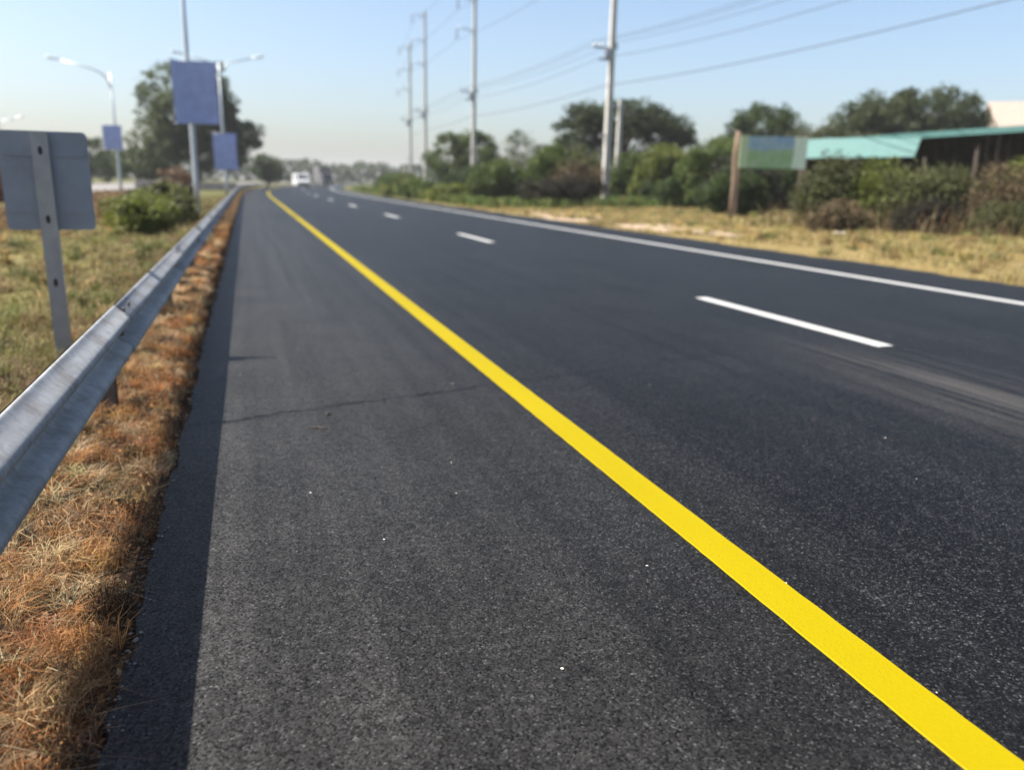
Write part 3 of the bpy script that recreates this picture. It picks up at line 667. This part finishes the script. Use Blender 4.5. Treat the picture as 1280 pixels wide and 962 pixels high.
def corrugated(p0, p1, p2, p3, n, amp=.02, th=.004):            # p0->p1 across the ribs, p0->p3 down the slope
    p0, p1, p2, p3 = map(Vector, (p0, p1, p2, p3)); nor = (p1-p0).cross(p3-p0).normalized(); V = []; F = []
    for s in (0, 1):
        for i in range(n+1):
            t = i/n; o = nor*(amp*math.sin(i*math.pi/2)+s*th)
            V += [p0.lerp(p1, t)+o, p3.lerp(p2, t)+o]
    a = 2*(n+1)
    for i in range(n):
        k = 2*i; F += [(k, k+2, k+3, k+1), (a+k, a+k+1, a+k+3, a+k+2), (k, a+k, a+k+2, k+2), (k+1, k+3, a+k+3, a+k+1)]
    F += [(0, 1, a+1, a), (2*n, a+2*n, a+2*n+1, 2*n+1)]
    return MB().add(V, F)
def make_shed():
    root = thing('open_shed', 'open roadside shed with turquoise metal roof behind the scrub', 'shed', (0, 0, 0))
    # frame of reference: A = far left end, B = near right end of the front eave
    A = Vector((23.3, 31.2, 0)); B = Vector((25.15, 26.4, 0)); C_ = Vector((27.3, 21.2, 0)); inn = Vector((.93, .36, 0))
    up_ = lambda p, z: Vector((p.x, p.y, z))
    # front lean-to: a steep sheet facing the road
    NP = 6
    for k in range(NP):
        a = A.lerp(B, k/NP); b = A.lerp(B, (k+1)/NP)
        corrugated(up_(a+inn*.40, 3.44+.012*(k % 2)), up_(b+inn*.40, 3.44+.012*(k % 2)), up_(b, 2.62+.012*(k % 2)), up_(a, 2.62+.012*(k % 2)), 16, .014).obj('roof_sheet', M['teal'], root)
    # main roof: low slope, front edge runs on to the right
    NM = 9; a0 = A+inn*.62+Vector((-.15, .4, 0)); c0 = C_+inn*.3
    for k in range(NM):
        a = a0.lerp(c0, k/NM); b = a0.lerp(c0, (k+1)/NM); z0 = 3.36+.38*k/NM+.012*(k % 2); z1 = 3.36+.38*(k+1)/NM+.012*(k % 2)
        corrugated(up_(a+inn*5.5, z0+.45), up_(b+inn*5.5, z1+.45), up_(b-inn*.15, z1), up_(a-inn*.15, z0), 16, .014).obj('roof_sheet', M['teal'], root)
    for k in range(3):
        a = a0.lerp(c0, k/3); b = a0.lerp(c0, (k+1)/3)
        d = (b-a).normalized(); L = (b-a).length; ang = math.atan2(d.y, d.x); mid = (a+b)/2-inn*.17
        tilt = math.atan2(.38/3, L)
        R_ = Matrix.Rotation(ang, 3, 'Z') @ Matrix.Rotation(-tilt, 3, 'Y')
        MB().box(up_(mid, 3.27+.38*(k+.5)/3), (L-.01, .03, .22), R_).obj('fascia', M['teal'], root)
    for k in range(7):
        p = A.lerp(C_, k/6)+inn*(.35 if k < 4 else .6); h_ = 2.7 if k < 4 else 3.2
        MB().box(up_(p, h_/2-.1), (.12, .12, h_), Matrix.Rotation(.37, 3, 'Z')).obj('post', M['timber'], root)
    for k in range(5):
        p = (A+inn*5.2).lerp(C_+inn*5.2, k/4); MB().box(up_(p, 1.85), (.12, .12, 4.0), Matrix.Rotation(.37, 3, 'Z')).obj('post', M['timber'], root)
    # back wall and end wall of boards
    n = 26
    for k in range(n):
        p = (A+inn*5.0).lerp(C_+inn*5.0, (k+.5)/n); d = (C_-A).normalized(); ang = math.atan2(d.y, d.x)
        hw = 3.62+.38*k/n
        MB().box(up_(p, hw/2+.1+.01*(k % 3)), ((C_-A).length/n-.012, .025, hw), Matrix.Rotation(ang, 3, 'Z')).obj('wall_board', M['darkwall'], root)
    for k in range(12):
        p = (A+inn*.7).lerp(A+inn*4.9, (k+.5)/12); MB().box(up_(p, 1.5), (4.2/12-.012, .025, 3.1), Matrix.Rotation(.37, 3, 'Z')).obj('wall_board', M['darkwall'], root)
    for t0, hh in ((.30, .9), (.72, 1.0)):
        p = A.lerp(C_, t0)+inn*1.6
        MB().box(up_(p, hh/2), (.9, 2.2, hh), Matrix.Rotation(.37, 3, 'Z'), bev=.03).obj('counter', M['timber'], root)
make_shed()

def make_house():
    root = thing('house', 'cream house peeking out above the shed at the right edge', 'house', (73.6, 60, -.6), math.radians(-35))
    MB().box((0, 0, 3.7), (11, 8, 7.4)).obj('wall', M['cream'], root)
    rf = MB().prism([(-5.0, 7.3), (0, 10.2), (5.0, 7.3), (5.0, 7.5), (0, 10.42), (-5.0, 7.5)], 'x', -6.2, 6.2).obj('roof', M['tile'], root)
    MB().prism([(-3.98, 7.4), (3.98, 7.4), (0, 9.9)], 'x', -5.49, 5.49).obj('gable', M['cream'], root)
    for z in (2.2, 5.4):
        for x in (-3.4, 0, 3.4):
            wn = MB().box((x, -4.02, z), (1.3, .05, 1.4)).obj('window', M['glass'], root)
            MB().box((x, -4.05, z-.76), (1.6, .16, .08)).obj('sill', M['concrete'], wn)
        for y in (-2, 2):
            wn = MB().box((-5.52, y, z), (.05, 1.2, 1.4)).obj('window', M['glass'], root)
            MB().box((-5.55, y, z-.76), (.16, 1.5, .08)).obj('sill', M['concrete'], wn)
make_house()

# low pale wall across the far median
lw = thing('low_wall', 'low pale concrete wall beyond the median grass, below the left trees', 'wall', (0, 0, 0))
for k in range(9):
    x0 = -11.0+1.12*k; MB().box((x0+.54, 93+.05*(k % 2)-.35*k, .28), (1.09, .28, 1.0), bev=.02).obj('panel', M['wallcon'], lw)

# ------------------------------------------------------------------ vehicles
def wheel(root, x, y, r, wdt):
    w_ = MB().tube([(-wdt/2, 0, 0), (-wdt/2+.03, 0, 0), (wdt/2-.03, 0, 0), (wdt/2, 0, 0)], [r*.92, r, r, r*.92], 18).obj('wheel', M['tyre'], root, smooth=False, loc=(x, y, r))
    MB().tube([(-wdt/2-.012, 0, 0), (wdt/2+.012, 0, 0)], r*.6, 14).obj('rim', M['rim'], w_)
def make_van():
    root = thing('white_van', 'white van driving towards the camera at the far end of the road', 'van', (8.1, 133, .0), math.radians(6))
    sec = [(0, .45, 0.95), (0, .45, .95)]
    side = [(-2.4, .35), (-2.45, .9), (-2.1, 1.12), (-1.35, 1.92), (-1.0, 2.0), (2.3, 2.0), (2.45, 1.8), (2.45, .35)]
    MB().prism(side, 'x', -.92, .92).obj('body', M['carwhite'], root)
    MB().add([(-.82, -2.075, 1.19), (.82, -2.075, 1.19), (.76, -1.41, 1.90), (-.76, -1.41, 1.90), (-.82, -2.06, 1.17), (.82, -2.06, 1.17), (.76, -1.39, 1.88), (-.76, -1.39, 1.88)],
             [(0, 1, 2, 3), (7, 6, 5, 4), (0, 4, 5, 1), (2, 6, 7, 3), (1, 5, 6, 2), (0, 3, 7, 4)]).obj('windscreen', M['glass'], root)
    for s in (-1, 1):
        MB().box((s*.925, -.3, 1.5), (.012, 1.6, .5)).obj('side_window', M['glass'], root)
        MB().box((s*.66, -2.46, .86), (.36, .05, .2), bev=.02).obj('headlight', M['headlight'], root)
        MB().box((s*1.04, -1.75, 1.25), (.2, .1, .26), bev=.03).obj('mirror', M['grille'], root)
        for y in (-1.55, 1.5): wheel(root, s*.82, y, .34, .22)
    MB().box((0, -2.465, .82), (.9, .04, .16)).obj('grille', M['grille'], root)
    MB().box((0, -2.46, .45), (1.8, .1, .2), bev=.03).obj('bumper', M['grille'], root)
make_van()
def make_truck():
    root = thing('box_truck', 'dark purplish truck standing behind the white van', 'truck', (14.4, 166, 0), math.radians(9))
    MB().prism([(-3.2, .5), (-3.25, 1.3), (-3.0, 2.3), (-1.6, 2.4), (-1.6, .5)], 'x', -1.05, 1.05).obj('cab', M['truck'], root)
    MB().box((0, -3.16, 1.75), (1.8, .06, .75), Matrix.Rotation(-.24, 3, 'X')).obj('windscreen', M['glass'], root)
    MB().box((0, 1.0, 2.15), (2.3, 5.0, 2.9), bev=.04).obj('cargo_box', M['truck'], root)
    for s in (-1, 1):
        MB().box((s*.75, -3.27, .95), (.4, .05, .2), bev=.02).obj('headlight', M['headlight'], root)
        for y in (-2.4, 2.2): wheel(root, s*.92, y, .48, .28)
    MB().box((0, -3.24, .62), (2.1, .14, .24), bev=.03).obj('bumper', M['grille'], root)
make_truck()

# ------------------------------------------------------------------ litter
lm = MB(); rr = random.Random(5)
vv = []
for j in range(7):
    for i in range(7):
        vv.append(((i-3)*.07+rr.uniform(-.015, .015), (j-3)*.05+rr.uniform(-.015, .015), .03+.10*rr.random()*(1-abs(i-3)/4)))
ff = [(j*7+i, j*7+i+1, j*7+i+8, j*7+i+7) for j in range(6) for i in range(6)]
n_ = len(vv); lm.add(vv+[(a, b, max(.0, c-.012)) for a, b, c in vv], ff+[tuple(x+n_ for x in f[::-1]) for f in ff])
lt = lm.obj('plastic_litter', M['litter'], loc=(15.75, 18.9, float(ground_z(15.75, 18.9))), smooth=True); tag(lt, 'crumpled white plastic litter on the grass before the scrub', 'litter')

# ------------------------------------------------------------------ grass and scatter (stuff)
def pick(r, n, pal, wts):
    pal = np.array(pal); i = r.choice(len(pal), n, p=np.array(wts)/sum(wts)); c = pal[i]*r.uniform(.65, 1.3, (n, 1)); return np.clip(c*r.uniform(.9, 1.1, (n, 3)), 0, 1)*.63
STRAW = [(.42, .30, .15), (.34, .20, .09), (.30, .14, .055), (.20, .10, .05), (.50, .40, .24), (.10, .055, .03), (.22, .19, .07)]
TURF = [(.30, .26, .09), (.38, .31, .13), (.18, .19, .05), (.13, .15, .04), (.44, .36, .18), (.24, .16, .07)]
GOLD = [(.50, .38, .15), (.42, .31, .11), (.36, .30, .10), (.20, .21, .06), (.55, .45, .24), (.28, .19, .09)]
WEED = [(.10, .16, .03), (.16, .22, .05), (.07, .11, .025), (.24, .25, .07), (.20, .15, .06)]
def field(name, label, n, xr, yr, hgt, wd, lean, pal, wts, seed, ypow=2.0, clump=6., thr=.25, follow=False, tall=0.):
    r = np.random.default_rng(seed)
    y = yr[0]*(yr[1]/yr[0])**(r.uniform(0, 1, n)**1.0) if ypow > 1 else r.uniform(*yr, n)
    x = r.uniform(*xr, n)
    f = vnoise(x*clump, y*clump, seed)*.6+vnoise(x*clump*.3, y*clump*.3, seed+1)*.4
    k = r.uniform(0, 1, n) < np.clip((f-thr)*2.6, .05, 1); x, y, f = x[k], y[k], f[k]
    if follow: x = x+curve(y)
    P = np.stack([x, y, ground_z(x, y)-.005], 1); h = hgt*(.45+.9*f)*r.uniform(.5, 1.4, len(x))
    if tall: h = np.where(r.uniform(0, 1, len(x)) < .03, h*tall, h)
    col = pick(r, len(x), pal, wts)
    patch = vnoise(x*1.7, y*1.7, seed+5)[:, None]; col = col*(.75+.5*patch)
    wd = wd*np.clip(y/4, 1, 6)
    o = link(name, blades_mesh(name, P, h, wd, lean, col, M['grass'], r)); tag(o, label, None, None, 'stuff'); return o
# matted dry strip between asphalt and rail
field('dry_grass', 'matted brown dry grass strip between the asphalt and the guardrail', 95000, (-.95, -.41), (1.1, 110), .045, .0036, 1.3, STRAW, [3, 5, 5, 3, 1, 3, 1], 101, 2, 7., .33, follow=True, tall=2.0)
field('dry_straw', 'loose long straw lying on the strip under the guardrail', 7000, (-.95, -.52), (1.1, 14), .09, .0026, 2.4, STRAW, [5, 3, 3, 1, 5, 1, 1], 102, 2, 3., .2)
field('median_grass', 'yellow-green grass covering the median behind the guardrail', 150000, (-9, -.85), (2.5, 60), .085, .005, .9, TURF, [4, 4, 3, 2, 3, 2], 103, 2, 2., .15, tall=2.2)
field('verge_grass', 'golden dry grass on the right verge', 120000, (10.82, 24), (6, 44), .15, .006, .8, GOLD, [5, 5, 4, 1, 4, 2], 104, 2, 1.2, .30, tall=2.0)
field('verge_weeds', 'green weeds along the right road edge and under the shrubs', 45000, (11.2, 24), (38, 110), .55, .012, .6, WEED, [4, 3, 3, 2, 1], 105, 2, .6, .3, follow=True)
field('scrub_stalks', 'dry brown stalks standing among the scrub on the right', 3500, (15.8, 24), (15.5, 23), .75, .004, .5, STRAW, [3, 1, 0, 2, 2, 4, 3], 106, 1, 1.0, .35)
field('median_stalks', 'brown dry weeds on the median behind the grey sign', 14000, (-9, -3.2), (22, 60), .5, .008, .6, STRAW, [2, 3, 3, 3, 1, 3, 2], 107, 1, .5, .42)
def tufts(name, label, n, xr, yr, hgt, per, spread, pal, wts, seed, wd=.003):
    r = np.random.default_rng(seed); y0 = yr[0]*(yr[1]/yr[0])**r.uniform(0, 1, n); x0 = r.uniform(*xr, n)
    tc = pick(r, n, pal, wts)*1.3; th = hgt*r.uniform(.5, 1.5, n); ts = spread*r.uniform(.5, 1.5, n)
    i = np.repeat(np.arange(n), per); a = r.uniform(0, 2*math.pi, len(i)); q = np.sqrt(r.uniform(0, 1, len(i)))*ts[i]
    x = np.minimum(x0[i]+q*np.cos(a), xr[1]+.03); y = y0[i]+q*np.sin(a)
    P = np.stack([x, y, ground_z(x, y)-.004], 1)
    o = link(name, blades_mesh(name, P, th[i]*r.uniform(.4, 1.2, len(i)), wd*np.clip(y/4, 1, 6), 1.1, tc[i]*r.uniform(.6, 1.35, (len(i), 1)), M['grass'], r)); tag(o, label, None, None, 'stuff')
tufts('grass_tufts', 'rust-brown and straw coloured dead tufts on the strip under the guardrail', 900, (-.95, -.45), (1.1, 24), .085, 70, .05, [(.44, .29, .14), (.44, .21, .075), (.32, .14, .05), (.14, .075, .035), (.60, .48, .29), (.045, .03, .018)], [4, 5, 5, 3, 2, 5], 121)
tufts('median_tufts', 'taller olive and straw tufts scattered on the median behind the guardrail', 700, (-7, -.9), (3.5, 40), .16, 45, .09, [(.34, .28, .12), (.16, .17, .05), (.10, .11, .035), (.40, .28, .13), (.2, .13, .06)], [4, 3, 3, 2, 2], 122, .005)
tufts('verge_tufts', 'green and dry tufts scattered over the golden right verge', 420, (11.2, 20), (9, 40), .2, 45, .16, [(.20, .21, .06), (.13, .16, .045), (.40, .31, .12), (.30, .22, .09)], [2, 1, 5, 3], 123, .006)
# dead leaves and pebbles on the strip
r = np.random.default_rng(5); n = 2600; y = 1.1*(12/1.1)**r.uniform(0, 1, n); x = r.uniform(-.95, -.40, n)
P = np.stack([x, y, ground_z(x, y)+.012+.02*r.uniform(0, 1, n)], 1)
tag(link('dead_leaves', leaves_mesh('dead_leaves', P, .028, pick(r, n, [(.36, .17, .06), (.26, .12, .05), (.45, .30, .16), (.12, .07, .04)], [3, 3, 2, 2]), M['dead'], r, .8, .6)), 'small curled dead leaves caught in the dry strip', None, None, 'stuff')
n = 900; y = 1.0*(16/1.0)**r.uniform(0, 1, n); x = -.415+r.normal(0, .022, n); s = r.uniform(.002, .008, n)
oct_v = np.array([(1, 0, 0), (0, 1, 0), (-1, 0, 0), (0, -1, 0), (0, 0, .8), (0, 0, -.8)]); oct_f = np.array([(0, 1, 4), (1, 2, 4), (2, 3, 4), (3, 0, 4), (1, 0, 5), (2, 1, 5), (3, 2, 5), (0, 3, 5)])
zz = np.where(x > -.395, 0, ground_z(x, y))
V = (np.stack([x, y, zz+s*.5], 1)[:, None]+oct_v[None]*s[:, None, None]*r.uniform(.6, 1.3, (n, 6, 1))).reshape(-1, 3)
L = (np.arange(n)[:, None, None]*6+oct_f[None]).reshape(-1)
tag(link('gravel', np_mesh('gravel', V, np.arange(n*8)*3, np.full(n*8, 3), L, M['stone'])), 'pale gravel grains along the asphalt edge', None, None, 'stuff')
# twigs dropped on the shoulder
for (px, py, rz, L, lb) in [(.30, 4.22, -.5, .11, 'dark broken twig lying on the shoulder just below the road seam'), (.37, 4.48, 1.1, .06, 'tiny dark twig lying on the road seam of the shoulder')]:
    tm = MB().tube([(-L/2, 0, .004), (-L*.1, .006, .008), (L*.2, -.004, .007), (L/2, .008, .005)], [.003, .0045, .004, .002], 6)
    tm.tube([(L*.05, .002, .007), (L*.18, .03, .010)], [.003, .0015], 5)
    tag(tm.obj('twig', M['timber'], loc=(px, py, .001), rot=(0, 0, rz)), lb, 'twig', 'twigs on the shoulder')

# ------------------------------------------------------------------ far woodland (one mass)
r = np.random.default_rng(77); n = 30000
X = r.uniform(-220, 420, n); base = 290+25*vnoise(X*.02, X*0, 4)
Hh = 5.0+3.0*vnoise(X*.06, X*0, 8)+2.0*vnoise(X*.25, X*0, 9)
P = np.stack([X, base+r.uniform(-6, 12, n), r.uniform(0, 1, n)**.8*Hh], 1)
col = cvar(r, n, (.03, .045, .02), (.09, .12, .045), vnoise(P[:, 0]*.3, P[:, 2]*.6, 3)*.7+r.uniform(0, .3, n))
tag(link('far_woodland', leaves_mesh('far_woodland', P, 1.5, col, M['leaf'], r, .1, .7)), 'hazy belt of distant trees closing the horizon', None, None, 'stuff')

# ------------------------------------------------------------------ haze
hz = MB().box((0, 950, 14), (3200, 2700, 32)).obj('haze', None); tag(hz, 'thin pale haze over the road and fields', None, None, 'stuff')
mt = bpy.data.materials.new('haze'); mt.use_nodes = True; t = mt.node_tree; t.nodes.clear()
o_ = t.nodes.new('ShaderNodeOutputMaterial'); pv = t.nodes.new('ShaderNodeVolumePrincipled')
pv.inputs['Color'].default_value = (.95, .975, 1, 1); pv.inputs['Density'].default_value = .0003; pv.inputs['Anisotropy'].default_value = .0
t.links.new(pv.outputs[0], o_.inputs['Volume']); hz.data.materials.append(mt)
